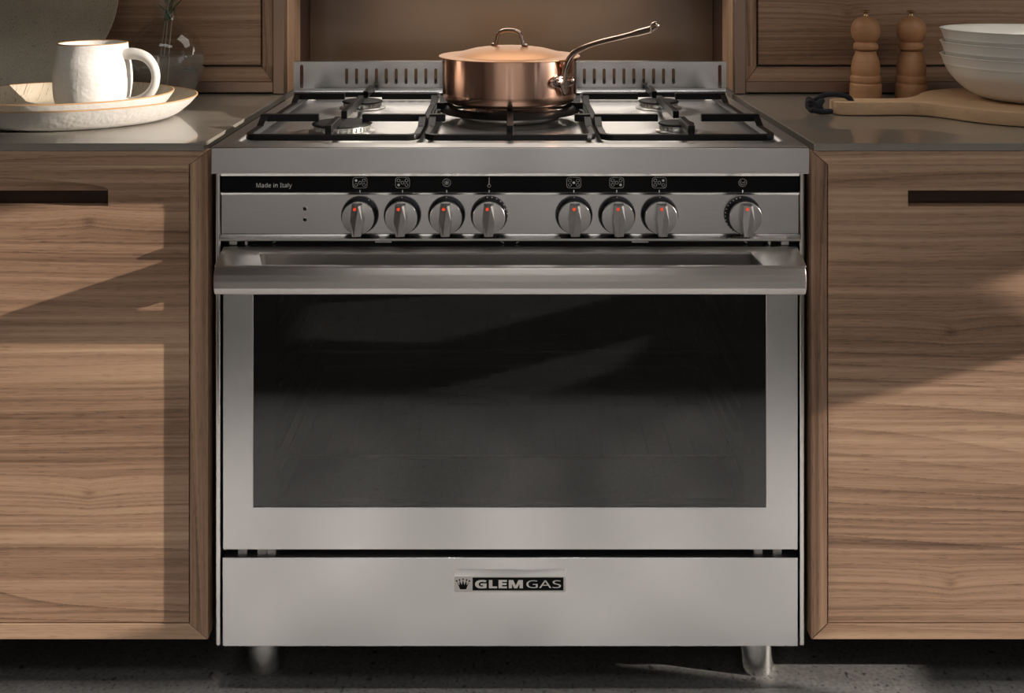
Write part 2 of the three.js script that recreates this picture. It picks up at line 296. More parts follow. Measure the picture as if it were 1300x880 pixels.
// body
for (const f of [-1, 1]) {
  const a = f < 0 ? -0.450 : 0.4425, b = f < 0 ? -0.4425 : 0.450;
  mesh('side_panel', boxUV(box(a, b, 0.0755, 0.8015, -0.60, ZF, 0.0028)), M.steelPolished, range);
}
mesh('back_panel', box(-0.442, 0.442, 0.09, 0.80, -0.600, -0.590), M.black, range);
mesh('base_panel', box(-0.442, 0.442, 0.083, 0.092, -0.589, -0.052), M.black, range);
mesh('chassis', [box(-0.4422, 0.4422, 0.6868, 0.700, -0.58, -0.045), box(-0.4422, 0.4422, 0.2112, 0.2234, -0.58, -0.060), box(-0.4422, -0.3775, 0.2234, 0.6868, -0.30, -0.058), box(0.3775, 0.4422, 0.2234, 0.6868, -0.30, -0.058)], M.black, range);
for (const x of [-0.389, 0.390]) for (const z of [-0.095, -0.53]) {
  mesh('leg', cyl(0.0295, 0.0295, 0.083, 64).translate(x, 0.0415, z), M.steelPolished, range);
}
// hob: front bezel, side aprons and the pressed top
const bezel = mesh('bezel', boxUV(mergeGeometries([box(-0.4502, 0.4502, 0.8022, 0.8414, -0.0225, 0, 0.0010), box(-0.4502, -0.4450, 0.8022, 0.8416, -0.6, -0.0226, 0.001), box(0.4450, 0.4502, 0.8022, 0.8416, -0.6, -0.0226, 0.001)].map(clean))), M.steel, range);
const BURN = [[-0.281, -0.175, 0.049], [-0.285, -0.445, 0.038], [0.278, -0.175, 0.029], [0.287, -0.445, 0.038], [0.0, -0.31, 0.062]];
{
  const NX = 220, NZ = 150, g = new THREE.PlaneGeometry(0.9, 0.5985, NX, NZ), p = g.attributes.position;
  for (let i = 0; i < p.count; i++) {
    const x = p.getX(i), z = p.getY(i) - 0.30075;
    const hx = 0.427, hz = 0.272, r = 0.03, qx = Math.abs(x) - hx + r, qz = Math.abs(z + 0.312) - hz + r;
    const d = Math.hypot(Math.max(qx, 0), Math.max(qz, 0)) + Math.min(Math.max(qx, qz), 0) - r;
    let y = 0.8420 - 0.0105 * sstep(0, 0.020, -d);
    for (const [bx, bz, br] of BURN) { const q = Math.hypot(x - bx, z - bz); y += 0.0055 * (1 - sstep(br + 0.012, br + 0.045, q)); }
    p.setXYZ(i, x, y, z);
  }
  g.computeVertexNormals();
  { const n = g.attributes.normal; for (let i = 0; i < n.count; i++) if (n.getY(i) < 0) n.setXYZ(i, -n.getX(i), -n.getY(i), -n.getZ(i)); const ix = g.index.array, A = V(), B = V(), C = V(); A.fromBufferAttribute(p, ix[0]); B.fromBufferAttribute(p, ix[1]); C.fromBufferAttribute(p, ix[2]); if (B.sub(A).cross(C.sub(A)).y < 0) for (let i = 0; i < ix.length; i += 3) [ix[i], ix[i + 1]] = [ix[i + 1], ix[i]]; }
  const uv = g.attributes.uv; for (let i = 0; i < p.count; i++) uv.setXY(i, p.getX(i), -p.getZ(i));
  mesh('hob_top', g, phy({ color: rgb(0.72, 0.71, 0.70), metalness: 1, roughness: 0.36, anisotropy: 0.8, anisotropyRotation: Math.PI / 2 }), range);
}
for (const [bx, bz, r] of BURN) {
  const b = sub('burner', range, [bx, 0.8375, bz]);
  const top = 0.0135, slots = Math.round(r * 700), gs = [lathe([[r + 0.006, 0], [r + 0.006, 0.003], [r * 0.92, 0.004], [r * 0.90, top - 0.005], [r * 0.96, top - 0.003], [r * 0.96, top - 0.002], [0, top - 0.002]], 64)];
  for (let k = 0; k < slots; k++) { const a = k / slots * Math.PI * 2; gs.push(new THREE.BoxGeometry(0.0022, 0.006, 0.004).translate(0, 0.0065, r * 0.92).rotateY(a)); }
  mesh('burner_head', gs, M.alloy, b);
  mesh('burner_cap', lathe([[0, top - 0.0018], [r, top - 0.0018], [r + 0.001, top - 0.0005], [r, top + 0.0012], [r * 0.9, top + 0.0024], [0, top + 0.003]], 64), M.enamel, b);
  if (r > 0.06) mesh('outer_ring', lathe([[0.072, 0.0], [0.090, 0.004], [0.092, 0.012], [0.084, 0.014], [0.076, 0.010], [0.072, 0.0]], 72), M.alloy, b);
}
// rear upstand with its vent slots
{
  const s = rrect(-0.45, 0.45, 0.8425, 0.9115, 0.0015);
  const slot = (x, y0, y1, w) => s.holes.push(rrect(x - w / 2, x + w / 2, y0, y1, w / 2.01, THREE.Path));
  for (let k = 0; k < 10; k++) { slot(-0.340 + k * 0.0206, 0.8650, 0.8975, 0.0062); slot(0.340 - k * 0.0206, 0.8650, 0.8975, 0.0062); }
  slot(-0.4335, 0.8560, 0.9050, 0.0068); slot(0.4365, 0.8560, 0.9050, 0.0068);
  const foot = []; for (let k = 0; k <= 6; k++) { const a = k / 6 * Math.PI / 2; foot.push([-0.5905 + 0.0095 * (1 - Math.cos(Math.PI / 2 - a)) - 0.0095, 0.8422 + 0.0095 * (1 - Math.sin(Math.PI / 2 - a))]); }
  mesh('rear_upstand', boxUV(mergeGeometries([clean(plate(s, -0.602, -0.600)), clean(box(-0.45, 0.45, 0.9095, 0.9115, -0.6305, -0.6022)), clean(box(-0.45, -0.448, 0.8425, 0.9090, -0.6305, -0.6022)), clean(box(0.448, 0.45, 0.8425, 0.9090, -0.6305, -0.6022)),
    clean(profileX([[-0.600, 0.8422], [-0.588, 0.8422], [-0.5925, 0.8435], [-0.5965, 0.8465], [-0.5990, 0.8510], [-0.600, 0.8560]], -0.449, 0.449, 1.2))])), M.steel, range);
}
// control panel
mesh('upper_trim', boxUV(profileX([[-0.06, 0.7948], [ZF + 0.0022, 0.7948], [ZF + 0.0044, 0.8000], [ZF + 0.0040, 0.8012], [ZF + 0.001, 0.8018], [-0.06, 0.8018]], -0.441, 0.441)), M.steelSoft, range);
{
  const g = box(-0.441, 0.441, 0.7700, 0.7946, -0.06, ZF), uv = g.attributes.uv, p = g.attributes.position;
  for (let i = 0; i < p.count; i++) uv.setXY(i, (p.getX(i) + 0.441) / 0.882, (p.getY(i) - 0.7700) / 0.0246);
  mesh('display_strip', g, M.strip, range, 'black glass strip with printed symbols');
}
mesh('lower_trim', boxUV(profileX([[-0.06, 0.7660], [ZF + 0.0012, 0.7660], [ZF + 0.0026, 0.7692], [ZF + 0.0020, 0.7697], [ZF, 0.7698], [-0.06, 0.7698]], -0.441, 0.441)), M.steelSoft, range);
mesh('control_panel', boxUV(box(-0.441, 0.441, 0.7062, 0.7658, -0.06, ZF, 0.0006)), M.steel, range);
mesh('ledge', boxUV(profileX([[-0.06, 0.6962], [ZF + 0.0070, 0.6962], [ZF + 0.0095, 0.6980], [ZF + 0.0095, 0.7010], [ZF + 0.0075, 0.7026], [ZF + 0.0015, 0.7058], [-0.06, 0.7060]], -0.441, 0.441)), M.steelSoft, range);
for (const y of [0.7442, 0.7274]) { const l = sub('indicator_light', range, [-0.3135, y, ZF]); mesh('bezel_ring', new THREE.TorusGeometry(0.0032, 0.0007, 8, 24), M.steelPolished, l); mesh('lens', new THREE.SphereGeometry(0.0026, 16, 8).scale(1, 1, 0.4), M.gloss, l); }
// knobs
{
  const facet = (w0, w1, w2, l0, l1, depth) => {                // grip bar: waisted bar with a sloping, ridged front
    const o = [[-w0, l0], [-w1, 0.0], [-w2, -l1], [w2, -l1], [w1, 0.0], [w0, l0]].map(([x, y]) => new THREE.Vector2(x, y));
    const s = new THREE.Shape(o); return plate(s, 0, depth, 0.0012, 2);
  };
  const ridge = (() => {                                         // two planes meeting on a slanted ridge
    const g = new THREE.BufferGeometry(), A = [-0.0066, 0.0228, 0], B = [0.0066, 0.0228, 0], Am = [-0.0086, 0, 0], Bm = [0.0086, 0, 0], C = [-0.0062, -0.0232, 0], D = [0.0062, -0.0232, 0], P = [0.0030, 0.0226, 0.0028], Q = [-0.0030, -0.0230, 0.0028];
    const f = [A, Am, P, Am, C, Q, Am, Q, P, P, Bm, B, P, Q, Bm, Q, D, Bm, A, P, B, C, D, Q]; g.setAttribute('position', new THREE.BufferAttribute(new Float32Array(f.flat()), 3)); g.computeVertexNormals(); return g;
  })();
  const gripBar = facet(0.0072, 0.0094, 0.0068, 0.0232, 0.0236, 0.0165).translate(0, 0, 0.0229), gripFace = clean(ridge.clone()).translate(0, 0, 0.0395);
  KNOBX.forEach((x, k) => {
    const K = sub('knob', range, [x, 0.7352, ZF]);
    mesh('dial_ring', lathe([[0, 0.0002], [0.0285, 0.0002], [0.0285, 0.0030], [0.0268, 0.0120], [0.0255, 0.0140], [0, 0.0142]], 64).rotateX(Math.PI / 2), M.gloss, K, 'black dial ring');
    mesh('knob_body', lathe([[0, 0.0143], [0.0236, 0.0143], [0.0246, 0.0155], [0.0246, 0.0215], [0.0238, 0.0230], [0, 0.0230]], 64).rotateX(Math.PI / 2), M.knobMetal, K);
    mesh('grip', gripBar, M.knobMetal, K); mesh('grip_face', gripFace, M.knobMetal, K);
    mesh('pointer_dot', cyl(0.0024, 0.0024, 0.0012, 24).rotateX(Math.PI / 2).translate(-0.0022, 0.0180, 0.0415), M.red, K, 'orange-red dot');
    const marks = [], n = k === 3 ? 11 : k === 7 ? 22 : 1;
    for (let j = 0; j < n; j++) {
      const a = k === 0 ? 0.55 : n === 1 ? 0 : k === 3 ? -0.1 + j * 0.26 : -0.2 - j * 0.20;
      marks.push(new THREE.BoxGeometry(0.0009, n === 1 ? 0.0012 : 0.0022, 0.0006).translate(0, 0.0278, 0.0072).rotateZ(-a));
    }
    mesh('dial_marks', marks, M.white, K);
    K.rotation.z = k === 7 ? -0.0 : 0;
  });
}
// gap fittings between panel and door, and between door and drawer
for (const [x, w] of [[-0.425, 0.012], [-0.405, 0.004], [0.422, 0.012], [0.398, 0.004]]) mesh('hinge_tab', box(x - w / 2, x + w / 2, 0.6870, 0.6958, -0.044, -0.030, 0.0006), M.alloy, range);
for (const [a, b] of [[-0.365, -0.010], [0.010, 0.365]]) mesh('seal_wire', tube([V(a, 0.6885, -0.036), V(a + 0.012, 0.6945, -0.036), V(b - 0.012, 0.6945, -0.036), V(b, 0.6885, -0.036)], 0.0009, 60, 8), M.alloy, range);
for (const x of [-0.195, 0.200]) mesh('latch_plate', box(x - 0.013, x + 0.013, 0.6895, 0.6952, -0.044, -0.033, 0.0005), M.steelSoft, range);
for (const x of [-0.415, -0.385, -0.37, 0.385, 0.415]) mesh('hinge_tab', box(x - 0.007, x + 0.007, 0.2125, 0.2205, -0.059, -0.048, 0.0006), M.steelSoft, range);
// oven door
{
  const door = sub('oven_door', range);
  const x0 = -0.4386, x1 = 0.4397, y0 = 0.2234, y1 = 0.6864, gx0 = -0.3917, gx1 = 0.3905, gy0 = 0.2884, gy1 = 0.636;
  const s = rrect(x0, x1, y0, y1, 0.0015); s.holes.push(rrect(gx0 - 0.0004, gx1 + 0.0004, gy0 - 0.0004, gy1, 0.001, THREE.Path));
  mesh('door_frame', boxUV(plate(s, -0.052, ZF, 0.0008)), M.steel, door);
  mesh('door_window', box(gx0, gx1, gy0, gy1 - 0.0004, ZF - 0.0052, ZF - 0.0008), M.ovenGlass, door, 'dark tinted glass');
  const m = rrect(gx0, gx1, gy0, gy1 - 0.0005, 0.001); m.holes.push(rrect(-0.3590, 0.3620, 0.292, 0.632, 0.004, THREE.Path));
  mesh('glass_border', plate(m, ZF - 0.0072, ZF - 0.0056), M.cavity, door, 'dark border behind the glass');
  // handle: sloping plate with a long hand opening, ended by a rounded bar
  const L = Math.hypot(0.050, 0.0151), tilt = Math.atan2(0.0151, 0.050);
  const hp = rrect(x0 + 0.001, x1 - 0.001, -L, 0, 0.001); hp.holes.push(new THREE.Path([[-0.3795, -0.016], [-0.3680, -L + 0.003], [0.3750, -L + 0.003], [0.3640, -0.016]].reverse().map(([a, b]) => new THREE.Vector2(a, b))));
  const P = flat(hp, -0.0030, 0, 0.0004).rotateX(tilt).translate(0, 0.6864, ZF);
  const bar = new THREE.Shape(); bar.moveTo(0.022, 0.6708); bar.lineTo(0.0268, 0.6711); bar.bezierCurveTo(0.0325, 0.6690, 0.0345, 0.664, 0.0355, 0.657); bar.bezierCurveTo(0.0362, 0.648, 0.0362, 0.643, 0.0350, 0.6385); bar.bezierCurveTo(0.0330, 0.6315, 0.0290, 0.6290, 0.0235, 0.6290); bar.lineTo(0.0160, 0.6300); bar.lineTo(0.0160, 0.6340); bar.lineTo(0.022, 0.6350);
  const h = mesh('door_handle', [boxUV(P), boxUV(profileX(bar, -0.4365, 0.4365, 0.6, 0.0012)),
    boxUV(profileX([[ZF, 0.6400], [0.020, 0.6345], [0.0215, 0.6695], [ZF, 0.6830]], x0 + 0.003, -0.3830)), boxUV(profileX([[ZF, 0.6400], [0.020, 0.6345], [0.0215, 0.6695], [ZF, 0.6830]], 0.3790, x1 - 0.003))], M.steelHandle = phy({ color: rgb(0.60, 0.575, 0.55), metalness: 1, roughness: 0.33, anisotropy: 0.6, anisotropyRotation: Math.PI / 2, bumpMap: T.brushed, bumpScale: 0.00002 }), door, 'wide rounded steel bar across the door top');
}
// drawer front with the name badge
{
  const d = sub('warming_drawer', range);
  mesh('drawer_front', boxUV(box(-0.4392, 0.4397, 0.0755, 0.2112, -0.052, ZF, 0.0009)), M.steel, d);
  const b = mesh('name_badge', boxUV(profileX([[ZF, 0.1637], [ZF + 0.0075, 0.1637], [ZF + 0.0085, 0.1645], [ZF + 0.0085, 0.1868], [ZF + 0.0075, 0.1878], [ZF, 0.1925]], -0.0848, 0.0838)), M.badgeEdge, d, 'raised badge with crown and lettering');
  const g = new THREE.PlaneGeometry(0.1672, 0.0236).translate(-0.0005, 0.17575, ZF + 0.0088); mesh('badge_print', g, M.badge, d);
}
// oven interior behind the glass
{
  const c = sub('oven_cavity', range);
  mesh('cavity_wall', [box(-0.372, -0.366, 0.25, 0.665, -0.47, -0.062), box(0.366, 0.372, 0.25, 0.665, -0.47, -0.062), box(-0.366, 0.366, 0.25, 0.256, -0.47, -0.062), box(-0.366, 0.366, 0.659, 0.665, -0.47, -0.062), box(-0.366, 0.366, 0.256, 0.659, -0.47, -0.464)], M.cavity, c);
  const ribs = []; for (let k = 0; k < 26; k++) ribs.push(box(-0.360, 0.360, 0.270 + k * 0.0148, 0.2765 + k * 0.0148, -0.4638, -0.4600, 0.001));
  mesh('wall_ribs', ribs, M.cavity, c).userData.kind = 'stuff';
  for (const x of [-0.3605, 0.3605]) for (const y of [0.325, 0.358, 0.391, 0.424, 0.457, 0.490, 0.523, 0.556, 0.589]) mesh('runner', tube([V(x, y, -0.066), V(x, y, -0.45)], 0.0025, 4, 8), M.alloy, c);
}
function rack(y, label) {
  const r = thing('oven_rack', label, 'rack');
  const wire = []; for (let k = 0; k < 19; k++) { const x = -0.333 + k * 0.037; wire.push(tube([V(x, y, -0.085), V(x, y, -0.44)], 0.0013, 3, 6)); }
  for (const z of [-0.080, -0.445]) mesh('cross_rod', tube([V(-0.3560, y, z), V(0.3560, y, z)], 0.0024, 3, 10), M.alloy, r);
  const w = mesh('wires', wire, M.cavity, r); w.userData.kind = 'stuff';
}
rack(0.5045, 'chrome wire rack on the upper runners inside the oven');
rack(0.3385, 'chrome wire rack on the lower runners inside the oven');

// ---------------------------------------------------------------- pan supports on the hob
function panSupport(x0, x1, bx, label, group) {
  const t = thing('pan_support', label, 'pan support', [0, 0, 0]), z0 = -0.574, z1 = -0.054, w = 0.011, y0 = 0.8424, yf = 0.8520, yt = 0.8665;
  const s = rrect(x0, x1, -z1, -z0, 0.022); s.holes.push(rrect(x0 + w, x1 - w, -z1 + w, -z0 - w, 0.012, THREE.Path));
  mesh('frame', flat(s, y0, yf, 0.0016), M.iron, t);
  const foot = (x, z) => profileX([[z - 0.034, yf - 0.001], [z + 0.034, yf - 0.001], [z + 0.006, yt - 0.003], [z - 0.006, yt - 0.003]], x, x + w, 0.3);
  const gap = bx === 0 ? 0.108 : 0.036;
  for (const z of [-0.175, -0.445]) for (const f of [-1, 1]) {
    const a = f < 0 ? x0 : bx + gap, b = f < 0 ? bx - gap : x1;
    mesh('crossbar', [clean(box(a, b, yt - 0.012, yt, z - 0.0055, z + 0.0055, 0.0012)), clean(foot(f < 0 ? x0 : x1 - w, z))], M.iron, t);
  }
  const finger = (za, zb, leg) => { const gs = [clean(box(bx - 0.0052, bx + 0.0052, yt - 0.0125, yt, za, zb, 0.0012))]; if (leg) { const zl = leg > 0 ? zb : za; gs.push(clean(box(bx - 0.0052, bx + 0.0052, yf - 0.0015, yt - 0.004, leg > 0 ? zb - 0.011 : za, leg > 0 ? zb : za + 0.011, 0.001))); } mesh('finger', gs, M.iron, t); };
  if (bx !== 0) { finger(-0.148, z1, 1); finger(-0.412, -0.208, 0); finger(z0, -0.472, -1); }
  else {
    mesh('wok_ring', lathe([[0.122, y0 + 0.0105], [0.126, y0 + 0.0105], [0.114, yt - 0.0035], [0.109, yt - 0.0035], [0.122, y0 + 0.0105]], 96).translate(0, 0, -0.314), M.iron, t);
    for (let k = 0; k < 4; k++) mesh('finger', [clean(box(-0.0052, 0.0052, yt - 0.0115, yt, 0.068, k % 2 ? 0.132 : 0.260, 0.0012))].map((g) => g.rotateY(k * Math.PI / 2).translate(0, 0, -0.314)), M.iron, t);
    for (const f of [1, -1]) mesh('finger_leg', box(-0.0052, 0.0052, yf - 0.0015, yt - 0.003, f > 0 ? z1 - 0.011 : z0, f > 0 ? z1 : z0 + 0.011, 0.001), M.iron, t);
  }
}
panSupport(-0.416, -0.1405, -0.283, 'black iron pan support over the larger left-hand front burner');
panSupport(-0.1345, 0.1345, 0, 'black iron pan support with wok ring under the copper pan');
panSupport(0.1405, 0.416, 0.283, 'black iron pan support on the right, over the smallest burner');

// ---------------------------------------------------------------- copper pan and its lid
{
  const pan = thing('saute_pan', 'brushed copper saute pan with long bronze handle on the central burner', 'pan', [-0.001, 0.8668, -0.314]);
  mesh('pan_body', lathe([[0, 0], [0.100, 0], [0.110, 0.0015], [0.1165, 0.006], [0.1203, 0.013], [0.1212, 0.022], [0.1214, 0.083], [0.1185, 0.083], [0.1180, 0.02], [0.112, 0.006], [0, 0.004]], 128), M.copper, pan);
  const A = new THREE.Matrix4().makeRotationY(-0.72 + Math.PI / 2);   // local x runs outwards along the handle
  const ang = 0.846, dir = V(Math.sin(ang), 0, Math.cos(ang)), tan = V(Math.cos(ang), 0, -Math.sin(ang));
  const P = (r, y, s = 0) => dir.clone().multiplyScalar(r).addScaledVector(tan, s).setY(y);
  const hand = [P(0.1235, 0.036), P(0.1260, 0.052), P(0.1300, 0.072), P(0.1430, 0.0935), P(0.1640, 0.1065), P(0.2000, 0.1190), P(0.2450, 0.1300), P(0.2800, 0.1390), P(0.3050, 0.1455)];
  const rod = tube(hand, (t) => lerp(0.0066, 0.0043, sstep(0, 0.5, t)) + 0.0014 * sstep(0.82, 0.9, t), 80, 14);
  const hook = tube([P(0.300, 0.1450, 0.0), P(0.312, 0.1475), P(0.3165, 0.151), P(0.3145, 0.1545), P(0.309, 0.1530)], 0.0042, 30, 10);
  const h = mesh('handle', [rod, hook], M.bronzeRod, pan, 'long curved bronze handle');
  const bs = new THREE.Shape();                                      // flat fixing plate: two riveted lobes and a tongue, bent round the pan
  bs.moveTo(-0.0300, 0.0470); bs.bezierCurveTo(-0.0300, 0.0390, -0.0200, 0.0375, -0.0140, 0.0365); bs.bezierCurveTo(-0.0105, 0.0340, -0.0100, 0.0250, -0.0010, 0.0225);
  bs.bezierCurveTo(0.0080, 0.0230, 0.0080, 0.0340, 0.0120, 0.0370); bs.bezierCurveTo(0.0190, 0.0380, 0.0290, 0.0400, 0.0295, 0.0480); bs.bezierCurveTo(0.0290, 0.0570, 0.0180, 0.0590, 0.0090, 0.0590); bs.lineTo(-0.0090, 0.0590); bs.bezierCurveTo(-0.0190, 0.0590, -0.0300, 0.0550, -0.0300, 0.0470);
  let bg = new THREE.ExtrudeGeometry(bs, { depth: 0.003, bevelEnabled: true, bevelThickness: 0.0022, bevelSize: 0.0022, bevelOffset: -0.0022, bevelSegments: 4, curveSegments: 14 });
  { const p = bg.attributes.position; for (let i = 0; i < p.count; i++) { const x = p.getX(i), y = p.getY(i), z = p.getZ(i), w = Math.exp(-(x * x) / 0.00012) * Math.exp(-((y - 0.046) ** 2) / 0.0004), r = 0.1236 + z * (1 + 0.5 * w), a = ang + x / 0.1226; p.setXYZ(i, r * Math.sin(a), y, r * Math.cos(a)); } bg = toCreasedNormals(bg, 1.0); }
  mesh('bracket', bg, M.bronzeRod, pan);
  for (const s of [-1, 1]) mesh('rivet', new THREE.SphereGeometry(0.0046, 16, 10).translate(...V(0.1292 * Math.sin(ang + s * 0.158), 0.0482, 0.1292 * Math.cos(ang + s * 0.158)).toArray()), M.bronzeRod, pan);

  const lid = thing('pan_cover', 'domed copper lid with bronze loop handle on the pan', 'lid', [-0.001, 0.8668 + 0.0834, -0.314]);
  mesh('lid_disc', lathe([[0.0, 0], [0.1268, 0], [0.1275, 0.0008], [0.1268, 0.0016], [0.104, 0.0020], [0.098, 0.0030], [0.088, 0.0078], [0.066, 0.0136], [0.040, 0.0172], [0, 0.0185]].map(([r, y]) => [r, y]), 128), M.copperLid, lid);
  const a = 0.32, q = (s, y) => V(Math.cos(a) * s, y, Math.sin(a) * s);
  mesh('loop_handle', tube([q(-0.0315, 0.0195), q(-0.0270, 0.0200), q(-0.0235, 0.0300), q(-0.0195, 0.0415), q(-0.010, 0.0462), q(0.010, 0.0462), q(0.0195, 0.0415), q(0.0235, 0.0300), q(0.0270, 0.0200), q(0.0315, 0.0195)], 0.0036, 90, 12), M.bronzeRod, lid, 'bronze loop');
}

// ---------------------------------------------------------------- left worktop: platter, dishes, mug, vase
const wob = (g, amp, f, seed) => { const p = g.attributes.position, v = V(); for (let i = 0; i < p.count; i++) { v.fromBufferAttribute(p, i); const r = Math.hypot(v.x, v.z); if (r < 1e-3) continue; const k = 1 + amp * NOISE.noise(v.x * f + seed, v.y * f, v.z * f) / r; p.setXYZ(i, v.x * k, v.y, v.z * k); } g.computeVertexNormals(); return g; };
function planarUV(g) { const p = g.attributes.position, uv = g.attributes.uv; for (let i = 0; i < p.count; i++) uv.setXY(i, p.getX(i) + 0.3, p.getZ(i) + 0.3 + p.getY(i)); return g; }
function aroundUV(g, r) { const uv = g.attributes.uv, p = g.attributes.position; for (let i = 0; i < p.count; i++) uv.setXY(i, uv.getX(i) * 2 * Math.PI * r, p.getY(i) * 1.2); return g; }
function dish(name, label, cat, pos, R, base, H, turn, sz = 1) {
  const t = thing(name, label, cat, pos);
  mesh('outer_wall', wob(aroundUV(lathe([[0, 0], [base * 0.96, 0], [base, 0.002], [lerp(base, R, 0.30), H * 0.22], [lerp(base, R, 0.72), H * 0.62], [R, H - 0.0012]], 140), R), 0.0007, 60, 3), M.stoneware, t);
  mesh('tan_rim', lathe([[R, H - 0.0012], [R + 0.0003, H + 0.0006], [R - 0.0022, H + 0.0012], [R - 0.0034, H]], 140), M.tanEdge, t, 'bare tan edge');
  mesh('inside', planarUV(lathe([[R - 0.0034, H], [lerp(base, R, 0.66) - 0.004, H * 0.60], [lerp(base, R, 0.2) - 0.003, H * 0.2 + 0.002], [base * 0.9, 0.0055], [0, 0.005]], 140)), M.stonewareIn, t, 'beige speckled glaze');
  t.rotation.y = turn; t.scale.set(1, 1, sz); return t;
}
{
  const t = thing('platter', 'large round grey speckled stoneware platter leaning on the wall panel', 'platter', [-1.005, 1.0495, -0.572]);
  mesh('disc', planarUV(lathe([[0, 0], [0.17, 0], [0.200, 0.006], [0.2055, 0.0095], [0.2060, 0.0115], [0.2045, 0.0130], [0.198, 0.0105], [0.17, 0.0045], [0, 0.0045]], 120)), M.greyStone, t);
  t.rotation.x = Math.PI / 2 - 0.20;
}
dish('serving_dish', 'wide white stoneware dish with tan rim, the lower of the stacked two', 'dish', [-0.782, 0.8424, -0.290], 0.218, 0.176, 0.0375, 0.0, 0.86);
dish('plate', 'white stoneware plate with tan rim, stacked on the wider dish', 'plate', [-0.797, 0.8482, -0.290], 0.191, 0.158, 0.0395, 0.0, 0.86);
{
  const t = thing('mug', 'white hand-thrown stoneware mug with round handle standing on the plates', 'mug', [-0.744, 0.8540, -0.290]);
  const out = smoothPts([[0.048, 0.0005], [0.0555, 0.005], [0.0635, 0.024], [0.0668, 0.052], [0.0652, 0.080], [0.0605, 0.106], [0.0592, 0.1215]], 50);
  mesh('cup', wob(aroundUV(lathe([[0, 0.0], ...out], 110), 0.06), 0.0013, 28, 7), M.stoneware, t);
  mesh('lip', lathe([[0.0592, 0.1215], [0.0588, 0.1228], [0.0570, 0.1230], [0.0560, 0.1218]], 90), M.tanEdge, t, 'bare tan lip');
  mesh('inside', lathe([[0.0560, 0.1218], [0.058, 0.10], [0.0625, 0.055], [0.058, 0.015], [0.045, 0.006], [0, 0.005]], 90), M.stoneware, t);
  const a = -0.12, q = (s, y) => V(Math.cos(a) * s, y, -Math.sin(a) * s);
  mesh('handle', tube([q(0.0600, 0.1020), q(0.0790, 0.1035), q(0.1020, 0.0955), q(0.1165, 0.0740), q(0.1150, 0.0470), q(0.0980, 0.0260), q(0.0760, 0.0165), q(0.0590, 0.0170)], (u) => 0.0090 + 0.0016 * Math.cos(u * Math.PI * 2), 60, 16), M.stoneware, t);
}
{
  const t = thing('vase', 'round clear glass vase with short neck, half filled with water', 'vase', [-0.697, 0.8424, -0.540]);
  const prof = smoothPts([[0.0, 0.001], [0.030, 0.001], [0.052, 0.010], [0.070, 0.040], [0.0755, 0.078], [0.066, 0.118], [0.042, 0.147], [0.0245, 0.160], [0.0215, 0.175], [0.0235, 0.196], [0.0240, 0.205]], 90);
  mesh('bowl', lathe(prof, 96), M.glass, t);
  mesh('mouth', new THREE.TorusGeometry(0.0240, 0.0013, 8, 60).rotateX(Math.PI / 2).translate(0, 0.2055, 0), M.glass, t);
  const inner = prof.filter(([r, y]) => y < 0.090).map(([r, y]) => [Math.max(r - 0.0016, 0), y + 0.0016]);
  mesh('water', lathe([...inner, [inner.at(-1)[0], 0.0915], [0, 0.0915]], 96), M.water, t, 'still water');
  const R = rng(11);
  const leaf = (() => { const s = new THREE.Shape(); s.moveTo(0, 0); s.quadraticCurveTo(0.0048, 0.014, 0, 0.032); s.quadraticCurveTo(-0.0048, 0.014, 0, 0); return new THREE.ExtrudeGeometry(s, { depth: 0.0005, bevelEnabled: false, curveSegments: 5 }); })();
  const spec = [[-0.012, 0.03, 0.010, 0.012], [0.004, 0.04, 0.014, -0.010], [-0.022, -0.01, 0.004, 0.002]];
  spec.forEach(([bx, bz, tx, tz], k) => {
    const sp = thing('leafy_sprig', ['slender leafy green sprig in the vase, leaning right', 'slender leafy green sprig in the vase, with the straightest stem', 'slender leafy green sprig in the vase, its foot furthest left'][k], 'sprig', [-0.697, 0.8424, -0.540]);
    const b = V(bx, 0.012, bz * 0.3), m = V(lerp(bx, tx, 0.6), 0.12, bz * 0.1), n = V(tx, 0.20, tz), e = V(tx * 2.0, 0.30, tz * 2);
    mesh('stem', tube([b, m, n, e], 0.0015, 40, 8), M.stem, sp);
    const c = new THREE.CatmullRomCurve3([b, m, n, e]);
    for (let i = 0; i < 16; i++) {
      const p = c.getPointAt(0.50 + i * 0.031), g = leaf.clone().rotateX(0.5 + R() * 0.5).rotateY(i * 2.4 + R()).translate(p.x, p.y, p.z);
      mesh('leaf', g, M.leaf, sp);
    }
  });
}

